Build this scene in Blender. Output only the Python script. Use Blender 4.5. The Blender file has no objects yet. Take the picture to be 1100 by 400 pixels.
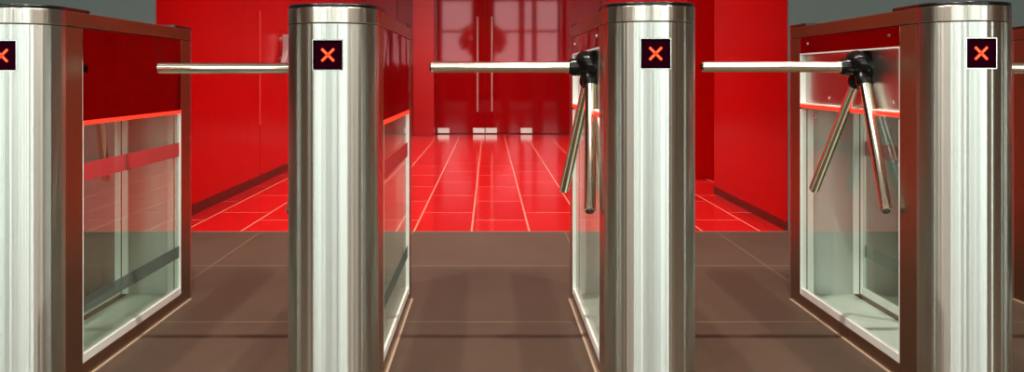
import bpy, bmesh, math, random
from mathutils import Vector, Matrix
PI = math.pi
random.seed(7)
scene = bpy.context.scene
col = scene.collection
H = 0.82            # camera height
F = 1150.0          # focal length in pixels of the 1100x400 frame

# ------------------------------------------------------------------ materials
def new_mat(name):
    m = bpy.data.materials.new(name); m.use_nodes = True
    nt = m.node_tree; nt.nodes.clear()
    out = nt.nodes.new('ShaderNodeOutputMaterial')
    return m, nt, out

def principled(name, color, rough=0.5, metal=0.0, spec=0.5, ior=1.5, emis=None, estr=0.0, coat=0.0):
    m, nt, out = new_mat(name)
    b = nt.nodes.new('ShaderNodeBsdfPrincipled')
    b.inputs['Base Color'].default_value = (*color, 1)
    b.inputs['Roughness'].default_value = rough
    b.inputs['Metallic'].default_value = metal
    b.inputs['Specular IOR Level'].default_value = spec
    b.inputs['IOR'].default_value = ior
    b.inputs['Coat Weight'].default_value = coat
    if emis:
        b.inputs['Emission Color'].default_value = (*emis, 1)
        b.inputs['Emission Strength'].default_value = estr
    nt.links.new(b.outputs[0], out.inputs[0])
    return m, nt, b

def coords(nt, scale=(1, 1, 1), loc=(0, 0, 0), rot=(0, 0, 0)):
    tc = nt.nodes.new('ShaderNodeTexCoord')
    mp = nt.nodes.new('ShaderNodeMapping')
    mp.inputs['Scale'].default_value = scale
    mp.inputs['Location'].default_value = loc
    mp.inputs['Rotation'].default_value = rot
    nt.links.new(tc.outputs['Object'], mp.inputs['Vector'])
    return mp

def noise(nt, vec, scale, detail=2.0, rough=0.5):
    n = nt.nodes.new('ShaderNodeTexNoise')
    n.inputs['Scale'].default_value = scale
    n.inputs['Detail'].default_value = detail
    n.inputs['Roughness'].default_value = rough
    nt.links.new(vec.outputs[0], n.inputs['Vector'])
    return n

def bump(nt, b, hgt, strength, dist):
    bp = nt.nodes.new('ShaderNodeBump')
    bp.inputs['Strength'].default_value = strength
    bp.inputs['Distance'].default_value = dist
    nt.links.new(hgt, bp.inputs['Height'])
    nt.links.new(bp.outputs[0], b.inputs['Normal'])
    return bp

def ramp(nt, fac, stops):
    r = nt.nodes.new('ShaderNodeValToRGB')
    els = r.color_ramp.elements
    while len(els) < len(stops): els.new(0.5)
    for e, (p, c) in zip(els, stops):
        e.position = p; e.color = (*c, 1)
    nt.links.new(fac, r.inputs[0])
    return r

M = {}
# brushed stainless steel of the rounded columns: fine streaks running up the sheet
def brushed(name, color, rough, aniso, streak=0.0006, fine=150):
    m, nt, b = principled(name, color, rough, 1.0)
    mp = coords(nt, (1, 1, 0.0)); n1 = noise(nt, mp, fine, 1.0, 0.5)
    mp2 = coords(nt, (1, 1, 0.0)); n2 = noise(nt, mp2, 42, 1.0, 0.5)
    add = nt.nodes.new('ShaderNodeMath'); add.operation = 'MULTIPLY_ADD'
    nt.links.new(n2.outputs[0], add.inputs[0]); add.inputs[1].default_value = 3.0
    nt.links.new(n1.outputs[0], add.inputs[2])
    bump(nt, b, add.outputs[0], 1.0, streak)
    b.inputs['Anisotropic'].default_value = aniso
    b.inputs['Anisotropic Rotation'].default_value = 0.25
    tg = nt.nodes.new('ShaderNodeTangent'); tg.direction_type = 'RADIAL'; tg.axis = 'Z'
    nt.links.new(tg.outputs[0], b.inputs['Tangent'])
    return m
M['column'] = brushed('brushed_steel', (0.69, 0.72, 0.68), 0.30, 0.98, 0.0009, 110)

# polished, slightly wavy steel sheet
def polished(name, color, rough, wav=0.0012, wscale=6.0):
    m, nt, b = principled(name, color, rough, 1.0)
    mp = coords(nt, (1, 1, 0.6)); n = noise(nt, mp, wscale, 1.0, 0.4)
    bump(nt, b, n.outputs[0], 1.0, wav)
    return m
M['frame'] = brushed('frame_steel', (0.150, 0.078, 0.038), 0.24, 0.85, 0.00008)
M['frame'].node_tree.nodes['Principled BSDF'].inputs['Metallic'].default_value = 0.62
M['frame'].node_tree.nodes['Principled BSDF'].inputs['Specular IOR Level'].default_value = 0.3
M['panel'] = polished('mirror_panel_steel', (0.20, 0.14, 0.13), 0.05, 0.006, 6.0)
M['recess'] = polished('recess_plate_steel', (0.52, 0.48, 0.44), 0.30, 0.001)
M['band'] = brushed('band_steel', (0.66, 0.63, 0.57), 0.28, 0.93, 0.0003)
M['bright'] = principled('bright_edge_steel', (0.93, 0.95, 0.92), 0.45, 0.1)[0]
M['tray'] = principled('tray_steel', (0.88, 0.95, 0.90), 0.3, 0.0)[0]
M['chrome'] = principled('chrome_tube', (0.97, 0.90, 0.76), 0.13, 1.0)[0]
M['cap'] = principled('black_gloss_cap', (0.006, 0.006, 0.007), 0.2, spec=0.3)[0]
M['hub'] = principled('black_hub_plastic', (0.005, 0.005, 0.005), 0.16, spec=0.35)[0]
M['dark'] = principled('dark_gap', (0.015, 0.012, 0.012), 0.6)[0]
M['screen'] = principled('display_glass', (0.012, 0.0003, 0.0035), 0.5, spec=0.0)[0]
M['bezel'] = principled('display_bezel', (0.70, 0.72, 0.68), 0.25, 1.0)[0]
M['led'] = principled('lit_led', (0.4, 0.02, 0.0), 0.4, emis=(1.0, 0.07, 0.006), estr=3.5)[0]
M['led_core'] = principled('lit_led_core', (0.6, 0.2, 0.0), 0.4, emis=(1.0, 0.30, 0.03), estr=3.0)[0]
M['led_halo'] = principled('led_glow_disc', (0.1, 0.0, 0.0), 0.4, emis=(1.0, 0.012, 0.004), estr=0.6)[0]  # dim red discs imitating the glow that bleeds around the lit dots
M['led_off'] = principled('unlit_led', (0.07, 0.001, 0.02), 0.6, spec=0.0)[0]
M['light_strip'] = principled('red_light_strip', (0.5, 0.02, 0.01), 0.4, emis=(1.0, 0.03, 0.012), estr=1.6)[0]
M['seal'] = principled('beige_sealant', (0.50, 0.38, 0.28), 0.6)[0]

# glass pane: clear with a true Fresnel reflection from either side
def thin_glass(name, tint, ior=1.5):
    m, nt, out = new_mat(name)
    tr = nt.nodes.new('ShaderNodeBsdfTransparent'); tr.inputs[0].default_value = (*tint, 1)
    gl = nt.nodes.new('ShaderNodeBsdfGlossy'); gl.inputs['Roughness'].default_value = 0.02
    gl.inputs[0].default_value = (1, 1, 1, 1)
    geo = nt.nodes.new('ShaderNodeNewGeometry')
    mx = nt.nodes.new('ShaderNodeMapRange')
    mx.inputs['To Min'].default_value = ior; mx.inputs['To Max'].default_value = 1.0 / ior
    nt.links.new(geo.outputs['Backfacing'], mx.inputs['Value'])
    fr = nt.nodes.new('ShaderNodeFresnel'); nt.links.new(mx.outputs[0], fr.inputs['IOR'])
    mix = nt.nodes.new('ShaderNodeMixShader')
    nt.links.new(fr.outputs[0], mix.inputs[0]); nt.links.new(tr.outputs[0], mix.inputs[1]); nt.links.new(gl.outputs[0], mix.inputs[2])
    nt.links.new(mix.outputs[0], out.inputs[0])
    return m
M['glass'] = thin_glass('tinted_glass', (0.80, 0.87, 0.82), 1.46)
M['glass_clear'] = thin_glass('clear_coated_glass', (0.95, 0.985, 0.965), 1.12)

def film(name, color, alpha):
    m, nt, out = new_mat(name)
    tr = nt.nodes.new('ShaderNodeBsdfTransparent')
    df = nt.nodes.new('ShaderNodeBsdfDiffuse'); df.inputs[0].default_value = (*color, 1)
    tl = nt.nodes.new('ShaderNodeBsdfTranslucent'); tl.inputs[0].default_value = (*color, 1)
    a = nt.nodes.new('ShaderNodeMixShader'); a.inputs[0].default_value = 0.5
    mix = nt.nodes.new('ShaderNodeMixShader'); mix.inputs[0].default_value = alpha
    nt.links.new(df.outputs[0], a.inputs[1]); nt.links.new(tl.outputs[0], a.inputs[2])
    nt.links.new(tr.outputs[0], mix.inputs[1]); nt.links.new(a.outputs[0], mix.inputs[2])
    nt.links.new(mix.outputs[0], out.inputs[0])
    return m
M['film_red'] = film('red_frosted_film', (0.95, 0.11, 0.12), 0.68)
M['film_grey'] = film('grey_frosted_film', (0.24, 0.27, 0.24), 0.6)

# glossy red lacquered wall panels
def lacquer(name, color, rough, spec):
    m, nt, b = principled(name, color, rough, 0.0, spec)
    mp = coords(nt, (1, 1, 0.35)); n = noise(nt, mp, 1.3, 1.0)
    bump(nt, b, n.outputs[0], 0.5, 0.004)
    return m
M['red_wall'] = lacquer('red_lacquer_panel', (0.50, 0.0004, 0.0008), 0.26, 0.22)
M['red_pillar'] = lacquer('red_lacquer_pillar', (0.52, 0.0006, 0.001), 0.2, 0.3)
M['red_glass'], _, _b = principled('red_backed_glass', (0.38, 0.0006, 0.003), 0.035, 0.0, 0.5, 1.5)
_b.inputs['Specular Tint'].default_value = (1.0, 0.55, 0.6, 1)
M['red_deep'] = principled('red_seam', (0.20, 0.0, 0.002), 0.4)[0]
M['skirting'] = principled('brown_skirting', (0.045, 0.016, 0.010), 0.35)[0]
M['steel_fit'] = principled('brushed_fitting', (0.78, 0.76, 0.70), 0.32, 0.85)[0]

# grey portal wall
m, nt, b = principled('grey_wall_paint', (0.155, 0.185, 0.175), 0.5, 0.0, 0.3)
mp = coords(nt); n = noise(nt, mp, 3.0, 3.0)
r = ramp(nt, n.outputs[0], [(0.3, (0.145, 0.175, 0.166)), (0.7, (0.165, 0.195, 0.186))])
nt.links.new(r.outputs[0], b.inputs['Base Color'])
M['grey_wall'] = m
M['beige_wall'] = principled('warm_plaster', (0.26, 0.12, 0.06), 0.8)[0]
M['white_ceiling'] = principled('white_ceiling', (0.70, 0.68, 0.64), 0.9)[0]
M['hall_ceiling'] = principled('hall_ceiling', (0.62, 0.50, 0.48), 0.9)[0]
M['mullion'] = principled('dark_mullion', (0.05, 0.05, 0.05), 0.5)[0]

# brown matt floor tiles: joints every 0.8 m across and 1.06 m along
def tile_mask(nt, vec_out, axis, period, offset, halfw):
    sep = nt.nodes.new('ShaderNodeSeparateXYZ'); nt.links.new(vec_out, sep.inputs[0])
    a = nt.nodes.new('ShaderNodeMath'); a.operation = 'SUBTRACT'; a.inputs[1].default_value = offset
    nt.links.new(sep.outputs[axis], a.inputs[0])
    d = nt.nodes.new('ShaderNodeMath'); d.operation = 'PINGPONG'; d.inputs[1].default_value = period / 2
    nt.links.new(a.outputs[0], d.inputs[0])
    l = nt.nodes.new('ShaderNodeMath'); l.operation = 'LESS_THAN'; l.inputs[1].default_value = halfw
    nt.links.new(d.outputs[0], l.inputs[0])
    return l
m, nt, b = principled('brown_floor_tiles', (0.12, 0.07, 0.05), 0.55, 0.0, 0.12)
mp = coords(nt); n = noise(nt, mp, 2.0, 4.0, 0.6)
mpb = coords(nt, (1, 0.25, 1), rot=(0, 0, 0.7)); nb = noise(nt, mpb, 5.0, 2.0, 0.5)
mpf = coords(nt, (1, 6, 1)); nf = noise(nt, mpf, 60.0, 2.0, 0.6)
av = nt.nodes.new('ShaderNodeMath'); av.operation = 'ADD'
nt.links.new(n.outputs[0], av.inputs[0]); nt.links.new(nb.outputs[0], av.inputs[1])
av2 = nt.nodes.new('ShaderNodeMath'); av2.operation = 'MULTIPLY_ADD'
nt.links.new(nf.outputs[0], av2.inputs[0]); av2.inputs[1].default_value = 0.25; nt.links.new(av.outputs[0], av2.inputs[2])
r = ramp(nt, av2.outputs[0], [(0.55, (0.082, 0.054, 0.038)), (1.0, (0.100, 0.067, 0.047))])
r.color_ramp.elements[1].position = 1.0
sc_ = nt.nodes.new('ShaderNodeMath'); sc_.operation = 'MULTIPLY'; sc_.inputs[1].default_value = 0.8
nt.links.new(av2.outputs[0], sc_.inputs[0]); nt.links.new(sc_.outputs[0], r.inputs[0])
mx_ = tile_mask(nt, mp.outputs[0], 0, 0.8, 0.4, 0.0022)
my_ = tile_mask(nt, mp.outputs[0], 1, 1.06, 3.572, 0.0035)
mm = nt.nodes.new('ShaderNodeMath'); mm.operation = 'MAXIMUM'
nt.links.new(mx_.outputs[0], mm.inputs[0]); nt.links.new(my_.outputs[0], mm.inputs[1])
mix = nt.nodes.new('ShaderNodeMixRGB'); mix.inputs[2].default_value = (0.22, 0.155, 0.11, 1)
nt.links.new(mm.outputs[0], mix.inputs[0]); nt.links.new(r.outputs[0], mix.inputs[1])
nt.links.new(mix.outputs[0], b.inputs['Base Color'])
M['floor'] = m

# red glossy floor tiles with pale joints, joined in staggered rows
m, nt, b = principled('red_floor_tiles', (0.6, 0.01, 0.01), 0.10, 0.0, 0.6)
tc = nt.nodes.new('ShaderNodeTexCoord')
sep = nt.nodes.new('ShaderNodeSeparateXYZ'); nt.links.new(tc.outputs['Object'], sep.inputs[0])
ax = nt.nodes.new('ShaderNodeMath'); ax.operation = 'ADD'; ax.inputs[1].default_value = 0.0905 + 0.305 * 20
nt.links.new(sep.outputs[0], ax.inputs[0])
cb = nt.nodes.new('ShaderNodeCombineXYZ')
nt.links.new(sep.outputs[1], cb.inputs[0]); nt.links.new(ax.outputs[0], cb.inputs[1])
br = nt.nodes.new('ShaderNodeTexBrick')
br.offset = 0.37; br.offset_frequency = 2; br.squash = 1.0
br.inputs['Scale'].default_value = 1.0
br.inputs['Brick Width'].default_value = 0.92; br.inputs['Row Height'].default_value = 0.305
br.inputs['Mortar Size'].default_value = 0.0055; br.inputs['Mortar Smooth'].default_value = 0.1
br.inputs['Color1'].default_value = (0.66, 0.010, 0.012, 1); br.inputs['Color2'].default_value = (0.76, 0.020, 0.020, 1)
br.inputs['Mortar'].default_value = (0.95, 0.42, 0.30, 1)
nt.links.new(cb.outputs[0], br.inputs['Vector'])
nt.links.new(br.outputs[0], b.inputs['Base Color'])
mp = coords(nt, (1, 1, 1)); n = noise(nt, mp, 2.2, 2.0)
bump(nt, b, n.outputs[0], 0.3, 0.001)
M['red_floor'] = m

# ------------------------------------------------------------------ mesh helpers
def link(name, bm, mat, parent=None, smooth=False, bevel=0.0, segs=2):
    me = bpy.data.meshes.new(name); 
    bmesh.ops.recalc_face_normals(bm, faces=bm.faces[:])
    bm.to_mesh(me); bm.free()
    mats = mat if isinstance(mat, (list, tuple)) else [mat]
    for k in mats: me.materials.append(k)
    if smooth:
        for p in me.polygons: p.use_smooth = True
        me.set_sharp_from_angle(angle=math.radians(35))
    o = bpy.data.objects.new(name, me); col.objects.link(o)
    if parent: o.parent = parent
    if bevel > 0:
        bv = o.modifiers.new('bevel', 'BEVEL'); bv.width = bevel; bv.segments = segs; bv.limit_method = 'ANGLE'
        bv.angle_limit = math.radians(40)
    return o

def box(bm, x0, x1, y0, y1, z0, z1):
    vs = [bm.verts.new((x, y, z)) for x in (x0, x1) for y in (y0, y1) for z in (z0, z1)]
    for f in ((0, 1, 3, 2), (4, 6, 7, 5), (0, 4, 5, 1), (2, 3, 7, 6), (0, 2, 6, 4), (1, 5, 7, 3)):
        bm.faces.new([vs[i] for i in f])

def obox(name, dims, mat, parent=None, bevel=0.0):
    bm = bmesh.new(); box(bm, *dims); return link(name, bm, mat, parent, bevel=bevel)

def lathe(bm, p0, direction, profile, n=32, mat_index=0):
    """profile: list of (distance along direction, radius)"""
    d = Vector(direction).normalized(); q = d.to_track_quat('Z', 'Y')
    rings = []
    for t, r in profile:
        ring = []
        for i in range(n):
            a = 2 * PI * i / n
            ring.append(bm.verts.new(Vector(p0) + q @ Vector((r * math.cos(a), r * math.sin(a), t))))
        rings.append(ring)
    for a, bb in zip(rings, rings[1:]):
        for i in range(n):
            f = bm.faces.new((a[i], a[(i + 1) % n], bb[(i + 1) % n], bb[i])); f.material_index = mat_index
    f = bm.faces.new(rings[0][::-1]); f.material_index = mat_index
    f = bm.faces.new(rings[-1]); f.material_index = mat_index

def prism(bm, pts, z0, z1):
    lo = [bm.verts.new((x, y, z0)) for x, y in pts]; hi = [bm.verts.new((x, y, z1)) for x, y in pts]
    n = len(pts)
    for i in range(n): bm.faces.new((lo[i], lo[(i + 1) % n], hi[(i + 1) % n], hi[i]))
    bm.faces.new(lo[::-1]); bm.faces.new(hi)

def struct(o):
    o['kind'] = 'structure'; return o

# ------------------------------------------------------------------ the turnstile
R_ = 0.117           # half width = radius of the rounded ends
HS = 0.578           # half length of the straight part
YC = 3.352           # depth of the cabinet centres
Z_SEAM = 0.9535
Z_TOP = 0.9925
WIN0, WIN1 = -0.452, 0.452       # glass opening along the cabinet (local y)
PH = 0.083

def half_round(r, y, sgn, n=32):
    """points of a half circle bulging towards sgn*y"""
    return [(r * math.cos(a), y + sgn * r * math.sin(a)) for a in [PI * i / n for i in range(n + 1)]]

def stadium(r, n=32, y0=-HS, y1=HS):
    front = [(r * math.cos(a), y0 - r * math.sin(a)) for a in [PI * i / n for i in range(n + 1)]]
    back = [(r * math.cos(a), y1 + r * math.sin(a)) for a in [PI - PI * i / n for i in range(n + 1)]]
    return front + back

def column_with_pocket(hw=0.039, zc=0.873, hh=0.039, depth=0.683):
    bm = bmesh.new()
    r = R_; a_in = math.asin(hw / r)
    angs = [-PI / 2 + (PI / 2 - a_in) * i / 12 for i in range(12)] + [-a_in + 2 * a_in * i / 8 for i in range(9)] + \
           [a_in + (PI / 2 - a_in) * i / 12 for i in range(1, 13)]
    zs = [0.0, 0.02, zc - hh, zc + hh, Z_SEAM - 0.0025]
    grid = [[bm.verts.new((r * math.sin(a), -HS - r * math.cos(a), z)) for a in angs] for z in zs]
    for j in range(len(zs) - 1):
        for i in range(len(angs) - 1):
            if j == 2 and 12 <= i < 20: continue
            bm.faces.new((grid[j][i], grid[j][i + 1], grid[j + 1][i + 1], grid[j + 1][i]))
    loop = [grid[2][i] for i in range(12, 21)] + [grid[3][i] for i in range(20, 11, -1)]
    inner = [bm.verts.new((v.co.x * 0.985, -depth, zc + (v.co.z - zc) * 0.985)) for v in loop]
    k = len(loop)
    for i in range(k): bm.faces.new((loop[i], loop[(i + 1) % k], inner[(i + 1) % k], inner[i]))
    bm.faces.new(inner)
    # closed top, bottom and back
    top = [v for v in grid[-1]]; bot = [v for v in grid[0]]
    bm.faces.new(top); bm.faces.new(bot[::-1])
    bm.faces.new([g[0] for g in grid] + [g[-1] for g in grid[::-1]])
    return bm

def make_turnstile():
    root = bpy.data.objects.new('turnstile', None); col.objects.link(root)
    root.empty_display_size = 0.1
    root.location = (0, YC, 0)
    # front column with the display pocket
    fc = link('front_column', column_with_pocket(), M['column'], root, smooth=True)
    sc0 = obox('display_screen', (-0.0368, 0.0368, -0.6875, -0.6832, 0.873 - 0.0368, 0.873 + 0.0368), M['screen'], fc)
    bm = bmesh.new()
    for a0, a1, b0, b1 in ((-0.0383, 0.0383, 0.9098, 0.9113), (-0.0383, 0.0383, 0.8347, 0.8362),
                           (-0.0383, -0.0368, 0.8362, 0.9098), (0.0368, 0.0383, 0.8362, 0.9098)):
        box(bm, a0, a1, -0.6895, -0.6832, b0, b1)
    link('display_bezel', bm, M['bezel'], fc)
    # the lit cross of LED dots, and the unlit ones around it
    pitch = 0.0033
    lit = {(i, i) for i in range(-4, 5)} | {(i, -i) for i in range(-4, 5)}
    dbl = set()
    for i, j in list(lit):
        if abs(i) in (1, 2, 3): dbl.add((i + (1 if i > 0 else -1) * 0, j))
    bm = bmesh.new()
    for i, j in sorted(lit):
        if i == 0 and j == 0: continue
        lathe(bm, (i * pitch, -0.6875, 0.873 + j * pitch), (0, -1, 0), [(0, 0.0044), (0.0005, 0.0040)], 12, 2)
    for i, j in sorted(lit):
        if i == 0 and j == 0: continue
        c = (i * pitch, -0.6880, 0.873 + j * pitch)
        lathe(bm, c, (0, -1, 0), [(0, 0.0021), (0.0006, 0.0018)], 10, 0)
        if abs(i) > 1:
            lathe(bm, (c[0], -0.6886, c[2]), (0, -1, 0), [(0, 0.0009), (0.0004, 0.0007)], 8, 1)
    link('led_cross', bm, [M['led'], M['led_core'], M['led_halo']], fc)
    bm = bmesh.new()
    for i in range(-9, 10):
        for j in range(-9, 10):
            if (i, j) in lit: continue
            box(bm, i * pitch - 0.0007, i * pitch + 0.0007, -0.6879, -0.6875, 0.873 + j * pitch - 0.0007, 0.873 + j * pitch + 0.0007)
    link('unlit_led_matrix', bm, M['led_off'], fc)
    # rear column
    bm = bmesh.new(); prism(bm, half_round(R_, HS, 1), 0.0, Z_SEAM - 0.0025)
    link('rear_column', bm, M['column'], root, smooth=True)
    # corner posts, with a folded bright flange on the face turned into the glass bay
    for sx in (-1, 1):
        for sy in (-1, 1):
            y0, y1 = sorted((sy * (HS - 0.0008), sy * 0.462))
            x0, x1 = sorted((sx * R_, sx * (R_ - 0.006)))
            bm = bmesh.new(); box(bm, x0, x1, y0, y1, 0.0, Z_SEAM - 0.0025)
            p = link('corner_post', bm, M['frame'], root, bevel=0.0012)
            xa, xb = sorted((sx * R_, sx * (R_ - 0.021))); xc, xd = sorted((sx * (R_ - 0.025), sx * (R_ - 0.046)))
            ya, yb = sorted((sy * 0.462, sy * 0.456))
            for u, v in ((xa, xb), (xc, xd)): obox('bright_flange', (u, v, ya, yb, 0.045, 0.70), M['bright'], p)
            bm = bmesh.new(); xe, xf = sorted((sx * (R_ - 0.021), sx * (R_ - 0.025)))
            box(bm, xe, xf, ya, yb, 0.045, 0.70)
            link('gasket', bm, M['dark'], p)
    # inner end panels closing the glass bay
    for sy in (-1, 1):
        y0, y1 = sorted((sy * 0.560, sy * 0.564))
        obox('inner_end_panel', (-R_ + 0.007, R_ - 0.007, y0, y1, 0.02, 0.70), M['tray'], root)
    # base: rails, tray, sealant
    for sx in (-1, 1):
        x0, x1 = sorted((sx * R_, sx * (R_ - 0.012)))
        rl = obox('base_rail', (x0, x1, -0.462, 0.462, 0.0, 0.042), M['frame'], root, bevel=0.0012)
        x0, x1 = sorted((sx * (R_ - 0.002), sx * (R_ - 0.016)))
        obox('glazing_channel', (x0, x1, -0.456, 0.456, 0.042, 0.066), M['bright'], rl, bevel=0.001)
        x0, x1 = sorted((sx * (R_ + 0.0001), sx * (R_ + 0.006)))
        bm = bmesh.new(); box(bm, x0, x1, -HS, HS, 0.0, 0.004)
        link('sealant_bead', bm, M['seal'], root)
    obox('inner_tray', (-R_ + 0.013, R_ - 0.013, -0.558, 0.558, 0.010, 0.024), M['tray'], root)
    # glass panes (right one carries the two frosted stripes)
    for sx in (1, -1):
        x0, x1 = sorted((sx * (R_ - 0.006), sx * (R_ - 0.012)))
        g = obox('glass_pane', (x0, x1, -0.455, 0.455, 0.060, 0.702), M['glass'] if sx == 1 else M['glass_clear'], root)
        if sx == 1:
            xs = (R_ - 0.0058, R_ - 0.0050)
            obox('red_frosted_stripe', (*xs, -0.455, 0.455, H - 0.285, H - 0.235), M['film_red'], g)
            obox('grey_frosted_stripe', (*xs, -0.455, 0.455, H - 0.645, H - 0.603), M['film_grey'], g)
        else:
            for yy in (-0.25, 0.30):
                bm = bmesh.new(); lathe(bm, (-R_ + 0.006, yy, H - 0.14), (-1, 0, 0), [(0, 0.007), (0.003, 0.007), (0.004, 0.005)], 14)
                link('glass_bolt', bm, M['chrome'], g, smooth=True)
    # red light strips over the glass
    for sx, zt in ((1, H - 0.121), (-1, H - 0.103)):
        x0, x1 = sorted((sx * (R_ + 0.001), sx * (R_ - 0.010)))
        obox('light_strip', (x0, x1, -0.460, 0.460, zt - 0.010, zt), M['light_strip'], root)
    # right upper panel
    pr = obox('side_panel', (R_ - 0.006, R_, -0.4605, 0.4605, H - 0.1205, Z_SEAM - 0.0025), M['panel'], root, bevel=0.0015)
    # left: fixed strip with bolts, then the recessed mirror plate carrying the rotor
    zr = H + 0.076
    st = obox('bolted_strip', (-R_, -R_ + 0.006, -0.4605, 0.4605, zr, Z_SEAM - 0.0025), M['panel'], root, bevel=0.0012)
    for yy in (-0.385, 0.37):
        bm = bmesh.new(); lathe(bm, (-R_, yy, H + 0.108), (-1, 0, 0), [(0, 0.0052), (0.002, 0.005), (0.0032, 0.003)], 14)
        link('bolt', bm, M['chrome'], st, smooth=True)
    rp = obox('recessed_plate', (-R_ + 0.020, -R_ + 0.026, -0.4605, 0.4605, H - 0.101, zr), M['recess'], root)
    for yy in (-0.36, 0.2):
        bm = bmesh.new(); lathe(bm, (-R_ + 0.020, yy, H - 0.075), (-1, 0, 0), [(0, 0.0052), (0.002, 0.005), (0.0032, 0.003)], 14)
        link('bolt', bm, M['chrome'], rp, smooth=True)
    bm = bmesh.new()
    box(bm, -R_, -R_ + 0.020, -0.462, -0.4585, H - 0.101, zr); box(bm, -R_, -R_ + 0.020, 0.4585, 0.462, H - 0.101, zr)
    box(bm, -R_ + 0.0005, -R_ + 0.020, -0.4585, 0.4585, zr - 0.004, zr)
    box(bm, -R_ + 0.0005, -R_ + 0.020, -0.4585, 0.4585, H - 0.1025, H - 0.099)
    link('recess_edge', bm, M['bright'], rp)
    # underside of the mechanism box
    obox('mechanism_floor', (-R_ + 0.012, R_ - 0.012, -0.558, 0.558, 0.7025, 0.712), M['tray'], root)
    # lid band
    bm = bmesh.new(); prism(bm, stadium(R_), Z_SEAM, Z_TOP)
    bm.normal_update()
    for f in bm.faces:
        if abs(f.normal.x) > 0.9999: f.material_index = 1  # straight sides get darker brown steel, standing in for their dim reflections
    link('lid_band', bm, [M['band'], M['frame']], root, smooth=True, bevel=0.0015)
    bm = bmesh.new(); prism(bm, stadium(R_ - 0.0035), Z_SEAM - 0.0035, Z_SEAM + 0.001)
    link('shadow_gap', bm, M['dark'], root)
    # glossy black caps on both ends of the lid
    for sy in (-1, 1):
        pts = half_round(R_ - 0.0012, sy * HS, sy)
        pts = pts + [(-R_ + 0.0012, sy * 0.405), (R_ - 0.0012, sy * 0.405)]
        bm = bmesh.new(); prism(bm, pts, Z_TOP, Z_TOP + 0.0095)
        link('black_end_cap', bm, M['cap'], root, smooth=True, bevel=0.003)
    # rotor: tilted hub and three arms
    hy = 3.20 - YC; hz = H + 0.024
    C = Vector((-0.096, hy, hz))
    tips = [Vector((-0.590, hy, hz)), Vector((-0.117 - 0.022, 2.927 - YC, H - 0.372)), Vector((-0.117 - 0.055, 3.473 - YC, H - 0.372))]
    dirs = [(t - C).normalized() for t in tips]
    axis = (dirs[0] + dirs[1] + dirs[2]).normalized()
    bm = bmesh.new()
    # flange on the plate, neck, tilted domed disc
    lathe(bm, (-R_ + 0.021, hy, hz - 0.004), (-1, 0, 0), [(0, 0.058), (0.006, 0.058), (0.012, 0.052), (0.02, 0.040), (0.03, 0.034)], 36)
    C2 = C - Vector((0.012, 0, 0))
    lathe(bm, C2 - axis * 0.034, axis, [(0, 0.030), (0.006, 0.044), (0.016, 0.054), (0.028, 0.0575), (0.040, 0.056), (0.052, 0.048), (0.061, 0.034), (0.066, 0.014)], 36)
    for d in dirs:
        lathe(bm, C2 + d * 0.022, d, [(0, 0.026), (0.030, 0.0265), (0.040, 0.0245), (0.046, 0.021)], 28)
    hub = link('rotor_hub', bm, M['hub'], root, smooth=True)
    for t, d in zip(tips, dirs):
        bm = bmesh.new()
        s = C2 + d * 0.060
        L = (t - s).length; dd = (t - s).normalized()
        lathe(bm, s, dd, [(0, 0.0150), (0.004, 0.0178), (0.012, 0.0178), (0.014, 0.0165), (0.020, 0.0165), (0.0205, 0.0162), (L - 0.010, 0.0162), (L - 0.003, 0.0156), (L, 0.013)], 32)
        a = link('barrier_arm', bm, M['chrome'], hub, smooth=True)
        bm = bmesh.new(); lathe(bm, t - dd * 0.0005, dd, [(0, 0.0125), (0.0022, 0.0115)], 24)
        link('arm_end_plug', bm, M['hub'], hub, smooth=True)
    return root

def copy_tree(o, parent=None):
    c = o.copy(); col.objects.link(c)
    if parent:
        c.parent = parent
    for ch in list(o.children): copy_tree(ch, c)
    return c

cab_x = [-1.213, -0.4005, 0.4155, 1.226, 2.045]
labels = ['stainless steel tripod turnstile cabinet cut off by the left edge, showing its right glass side',
          'stainless steel tripod turnstile second from the left, its bar pointing left to the leftmost cabinet',
          'stainless steel tripod turnstile third from the left, barely any lane side showing, two arms hanging',
          'stainless steel tripod turnstile at right, its open left side showing black hub and clear glass',
          'sliver of the outermost right turnstile, mostly hidden behind the right steel column']
proto = make_turnstile()
insts = [proto] + [copy_tree(proto) for _ in range(4)]
for o, x, lb, sz in zip(insts, cab_x, labels, (0.9985, 1.0, 1.004, 1.005, 1.0)):
    o.location = (x, YC, 0); o['label'] = lb; o['category'] = 'turnstile'; o['group'] = 'turnstiles across the entrance'
    o.scale = (1, 1, sz)
for ch in insts[0].children:        # the leftmost rotor sits further back in its cabinet
    if ch.name.startswith('rotor_hub'): ch.location.y += 0.40; ch.location.x += 0.0

# ------------------------------------------------------------------ setting
def plane_mesh(name, pts, mat):
    bm = bmesh.new(); bm.faces.new([bm.verts.new(p) for p in pts]); return struct(link(name, bm, mat))

YT = 5.647
struct(obox('floor', (-9, 9, -7.2, YT, -0.08, 0.0), M['floor']))
fl = obox('red_floor', (-1.76, 3.0, YT, 15.7, -0.08, 0.0), M['red_floor']); fl.name = 'floor_hall'; struct(fl)
tr = obox('trim_1', (-1.745, 1.575, YT - 0.011, YT + 0.004, -0.01, 0.0015), principled('threshold_metal', (0.32, 0.20, 0.16), 0.4, 0.3)[0]); struct(tr)

# grey portal wall facing the turnstiles
XL, XR = -1.745, 1.580
struct(obox('wall_portal_left', (-9, XL - 0.004, 5.62, 5.80, 0, 4.0), M['grey_wall']))
struct(obox('wall_portal_right', (XR + 0.004, 9, 5.66, 5.86, 0, 4.0), M['grey_wall']))
struct(obox('wall_portal_top', (XL - 0.004, XR + 0.004, 5.62, 5.80, 3.2, 4.0), M['grey_wall']))

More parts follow.
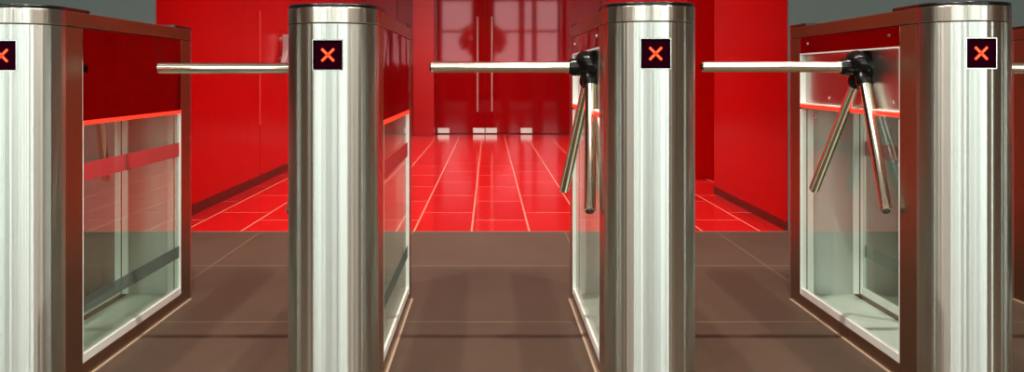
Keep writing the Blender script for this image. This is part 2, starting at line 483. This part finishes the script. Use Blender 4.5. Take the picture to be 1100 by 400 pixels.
# red side walls: lacquered panels with narrow seams over a dark skirting
def side_panels(name, x_face, thick_sign, ys, z0, z1, mat):
    bm = bmesh.new()
    for y0, y1 in zip(ys, ys[1:]):
        xa, xb = sorted((x_face, x_face + thick_sign * 0.03))
        box(bm, xa, xb, y0 + 0.0025, y1 - 0.0025, z0, z1)
    xa, xb = sorted((x_face + thick_sign * 0.022, x_face + thick_sign * 0.15))
    box(bm, xa, xb, ys[0] + 0.002, ys[-1] - 0.002, 0.0, z1)
    return struct(link(name, bm, mat, bevel=0.0015))
side_panels('wall_left', XL, -1, [5.622, 7.75, 8.157, 9.05, 12.0, 15.6], 0.062, 3.2, M['red_wall'])
side_panels('wall_right', XR, 1, [5.67, 7.50], 0.045, 3.2, M['red_wall'])
side_panels('wall_right_back', XR, 1, [8.53, 12.0, 15.6], 0.045, 3.2, M['red_wall'])
struct(obox('wall_niche', (XR + 0.15, 3.0, 8.53, 8.66, 0.0, 3.2), M['red_pillar']))
struct(obox('wall_niche_side', (3.0, 3.1, 7.3, 8.66, 0.0, 3.2), M['red_pillar']))
struct(obox('wall_niche_front', (XR + 0.15, 3.0, 7.3, 7.50, 0.0, 3.2), M['red_pillar']))
struct(obox('baseboard_left', (XL - 0.02, XL + 0.004, 5.622, 15.6, 0, 0.062), M['skirting']))
struct(obox('baseboard_right', (XR - 0.004, XR + 0.02, 5.67, 7.50, 0, 0.045), M['skirting']))

# flush door in the left wall, with its pull handle
bm = bmesh.new(); box(bm, XL, XL + 0.003, 8.165, 9.045, 0.07, 2.15)
d3 = struct(link('door_3', bm, M['red_wall'], bevel=0.001))
bm = bmesh.new()
hy0 = 8.92
prof = [(0.0, 0.15, 0.020), (0.03, 0.11, 0.022), (0.07, 0.06, 0.022), (0.11, 0.036, 0.024), (0.15, 0.026, 0.026), (0.235, 0.024, 0.030), (0.242, 0.018, 0.026)]
prev = None
for dz, wy, tx in prof:
    z = 0.925 + dz
    ring = [bm.verts.new((XL + 0.055 + sx * tx * 0.9, hy0 + sy * wy, z)) for sx, sy in ((-1, -1), (1, -1), (1, 1), (-1, 1))]
    if prev:
        for i in range(4): bm.faces.new((prev[i], prev[(i + 1) % 4], ring[(i + 1) % 4], ring[i]))
    else: bm.faces.new(ring[::-1])
    prev = ring
bm.faces.new(prev)
lathe(bm, (XL + 0.002, hy0, 0.97), (1, 0, 0), [(0, 0.016), (0.045, 0.012)], 16)
lathe(bm, (XL + 0.002, hy0, 1.13), (1, 0, 0), [(0, 0.016), (0.045, 0.012)], 16)
link('door_handle', bm, principled('grey_handle', (0.5, 0.5, 0.5), 0.35, 0.2)[0], d3, smooth=True, bevel=0.004)
obox('door_trim', (XL + 0.0005, XL + 0.006, 8.152, 8.162, 0.45, 1.32), principled('pale_red_seam', (0.75, 0.10, 0.08), 0.4)[0], d3)

# back wall of red backed glass, pair of glass doors with bar handles, pillar
YB = 15.2
bm = bmesh.new()
for x0, x1 in ((-1.745, -1.30), (-1.296, -0.729), (0.623, 1.0), (1.004, 1.58)):
    box(bm, x0 + 0.002, x1 - 0.002, YB, YB + 0.02, 0.012, 3.0)
box(bm, -0.727, 0.621, YB, YB + 0.02, 2.62, 3.0)
wb = struct(link('wall_back', bm, M['red_glass']))
struct(obox('wall_backing', (-1.9, 3.0, YB + 0.05, YB + 0.25, 0, 3.3), M['red_deep']))
for nme, x0, x1, hx, fits in (('door_1', -0.727, -0.055, -0.159, ((-0.727, -0.556), (-0.226, -0.056))),
                              ('door_2', -0.051, 0.621, 0.045, ((-0.050, 0.120), (0.450, 0.620)))):
    d = struct(obox(nme, (x0 + 0.002, x1 - 0.002, YB, YB + 0.014, 0.012, 2.614), M['red_glass']))
    for a, b_ in fits:
        f = obox('patch_fitting', (a + 0.002, b_ - 0.002, YB - 0.012, YB + 0.028, 0.012, 0.085), M['steel_fit'], d, bevel=0.003)
    bm = bmesh.new()
    lathe(bm, (hx, YB - 0.06, 0.318), (0, 0, 1), [(0, 0.012), (0.004, 0.016), (1.344, 0.016), (1.348, 0.012)], 18)
    for zz in (0.45, 1.53): lathe(bm, (hx, YB, zz), (0, -1, 0), [(0, 0.014), (0.055, 0.010)], 14)
    link('door_handle', bm, M['steel_fit'], d, smooth=True)
struct(obox('pillar', (-1.045, -0.755, 14.75, YB - 0.01, 0, 3.1), M['red_pillar'], bevel=0.004))
bpy.data.objects['pillar'].name = 'trim_pillar'

# ceilings and the lobby behind the camera
struct(obox('ceiling_hall', (-1.9, 3.1, 5.80, 15.7, 3.1, 3.2), M['hall_ceiling']))
struct(obox('ceiling', (-9, 9, -7.2, 5.62, 3.6, 3.8), M['white_ceiling']))
struct(obox('wall_left_lobby', (-9.2, -9, -7.2, 5.8, 0, 4.0), M['beige_wall']))
struct(obox('wall_right_lobby', (9, 9.2, -7.2, 5.8, 0, 4.0), M['beige_wall']))
# unseen glazed street front behind the camera, mullions and low panel shaped for reflections
bm = bmesh.new()
xs = [-9.0, -7.6, -6.9, -5.2, -4.6, -3.3, -2.1, -1.75, -0.2, 1.15, 1.6, 3.0, 4.1, 4.5, 6.0, 7.4, 9.0]
for i, x in enumerate(xs):
    w = (0.08, 0.22, 0.12, 0.40, 0.10)[i % 5]
    box(bm, x - w, x + w, -7.12, -6.94, 0, 3.6)
box(bm, -9, 9, -7.10, -6.96, 0, 0.12); box(bm, -3.3, 3.0, -7.09, -6.97, 0.12, 1.25); box(bm, -9, 9, -7.10, -6.96, 2.35, 2.43); box(bm, -9, 9, -7.10, -6.96, 3.45, 3.6)
struct(link('window_1', bm, M['mullion']))

# potted tree by the street front, mirrored in the glass doors
tree = bpy.data.objects.new('potted_tree', None); col.objects.link(tree); tree.location = (-0.2, -5.9, 0)
tree['label'] = 'orange leaved potted tree mirrored in the red glass doors'; tree['category'] = 'tree'
bm = bmesh.new(); lathe(bm, (0, 0, 0), (0, 0, 1), [(0, 0.20), (0.03, 0.24), (0.50, 0.30), (0.55, 0.31), (0.55, 0.27), (0.50, 0.26)], 32)
link('pot', bm, M['skirting'], tree, smooth=True)
bm = bmesh.new(); lathe(bm, (0, 0, 0.48), (0, 0, 1), [(0, 0.05), (0.5, 0.038), (1.3, 0.025)], 14)
for k in range(7):
    a = k * 2.4; lathe(bm, (0, 0, 1.15 + 0.08 * k), (math.cos(a), math.sin(a), 0.9), [(0, 0.02), (0.7, 0.006)], 8)
link('trunk', bm, M['skirting'], tree, smooth=True)
bm = bmesh.new(); rnd = random.Random(3)
for k in range(1500):
    th, ph, r = rnd.uniform(0, 2 * PI), math.acos(rnd.uniform(-1, 1)), rnd.uniform(0.45, 1.0) ** 0.5
    c = Vector((0.85 * r * math.sin(ph) * math.cos(th), 0.7 * r * math.sin(ph) * math.sin(th), 2.05 + 0.62 * r * math.cos(ph)))
    u = Vector((rnd.gauss(0, 1), rnd.gauss(0, 1), rnd.gauss(0, 0.6))).normalized(); v = u.cross(Vector((rnd.gauss(0, 1), rnd.gauss(0, 1), 1))).normalized()
    vsx = [bm.verts.new(c + u * a + v * b_) for a, b_ in ((-0.07, 0), (-0.01, 0.032), (0.075, 0), (-0.01, -0.032))]
    bm.faces.new(vsx)
link('foliage', bm, principled('orange_leaves', (0.75, 0.20, 0.02), 0.5)[0], tree)

# ------------------------------------------------------------------ lights
def area(name, loc, rot, sx, sy, power, color=(1, 1, 1), spread=PI):
    l = bpy.data.lights.new(name, 'AREA'); l.shape = 'RECTANGLE'; l.size = sx; l.size_y = sy
    l.energy = power; l.color = color; l.spread = spread
    o = bpy.data.objects.new(name, l); col.objects.link(o); o.location = loc; o.rotation_euler = rot
    return o
# daylight through the street front
area('street_daylight', (0, -7.2, 1.8), (PI / 2, 0, 0), 18.0, 3.5, 1150, (0.90, 1.0, 0.93))
# lobby downlights over each lane
for i, x in enumerate((-1.62, -0.81, 0.005, 0.82, 1.63)):
    l = bpy.data.lights.new('lane_downlight', 'SPOT'); l.energy = 180; l.color = (1.0, 0.90, 0.78)
    l.shadow_soft_size = 0.04; l.spot_size = math.radians(110); l.spot_blend = 0.6
    o = bpy.data.objects.new('lane_downlight', l); col.objects.link(o); o.location = (x, 2.66, 3.5)
for y in (-5.2, -2.6, 0.0):
    area('lobby_fill', (0, y, 3.55), (0, 0, 0), 9.0, 0.7, 100, (0.95, 1.0, 0.94))  # unseen overhead fill, added to brighten the lobby and turnstiles
# red hall ceiling lights
for y in (6.6, 8.8, 11.0, 13.2):
    area('hall_light', (-0.08, y, 3.08), (0, 0, 0), 1.6, 0.5, 44, (1.0, 0.86, 0.78), math.radians(110))
area('niche_light', (2.2, 8.0, 3.08), (0, 0, 0), 0.5, 0.3, 6, (1.0, 0.86, 0.78))

w = bpy.data.worlds.new('world'); scene.world = w; w.use_nodes = True
bg = w.node_tree.nodes['Background']; bg.inputs[0].default_value = (0.8, 0.9, 0.88, 1); bg.inputs[1].default_value = 0.4

# ------------------------------------------------------------------ camera and view
cam = bpy.data.cameras.new('camera'); co = bpy.data.objects.new('camera', cam); col.objects.link(co)
co.location = (0, 0, H); co.rotation_euler = (PI / 2, 0, 0)
cam.sensor_fit = 'HORIZONTAL'; cam.sensor_width = 36.0; cam.lens = 36.0 * F / 1100.0
cam.shift_x = 25.0 / 1100.0; cam.shift_y = -118.0 / 1100.0
cam.clip_start = 0.05; cam.clip_end = 100
scene.camera = co
vs = scene.view_settings
vs.view_transform = 'Standard'; vs.look = 'None'; vs.exposure = 0.0; vs.gamma = 1.0; vs.use_curve_mapping = False
scene.cycles.max_bounces = 12; scene.cycles.glossy_bounces = 6; scene.cycles.transparent_max_bounces = 24
scene.cycles.sample_clamp_indirect = 6.0
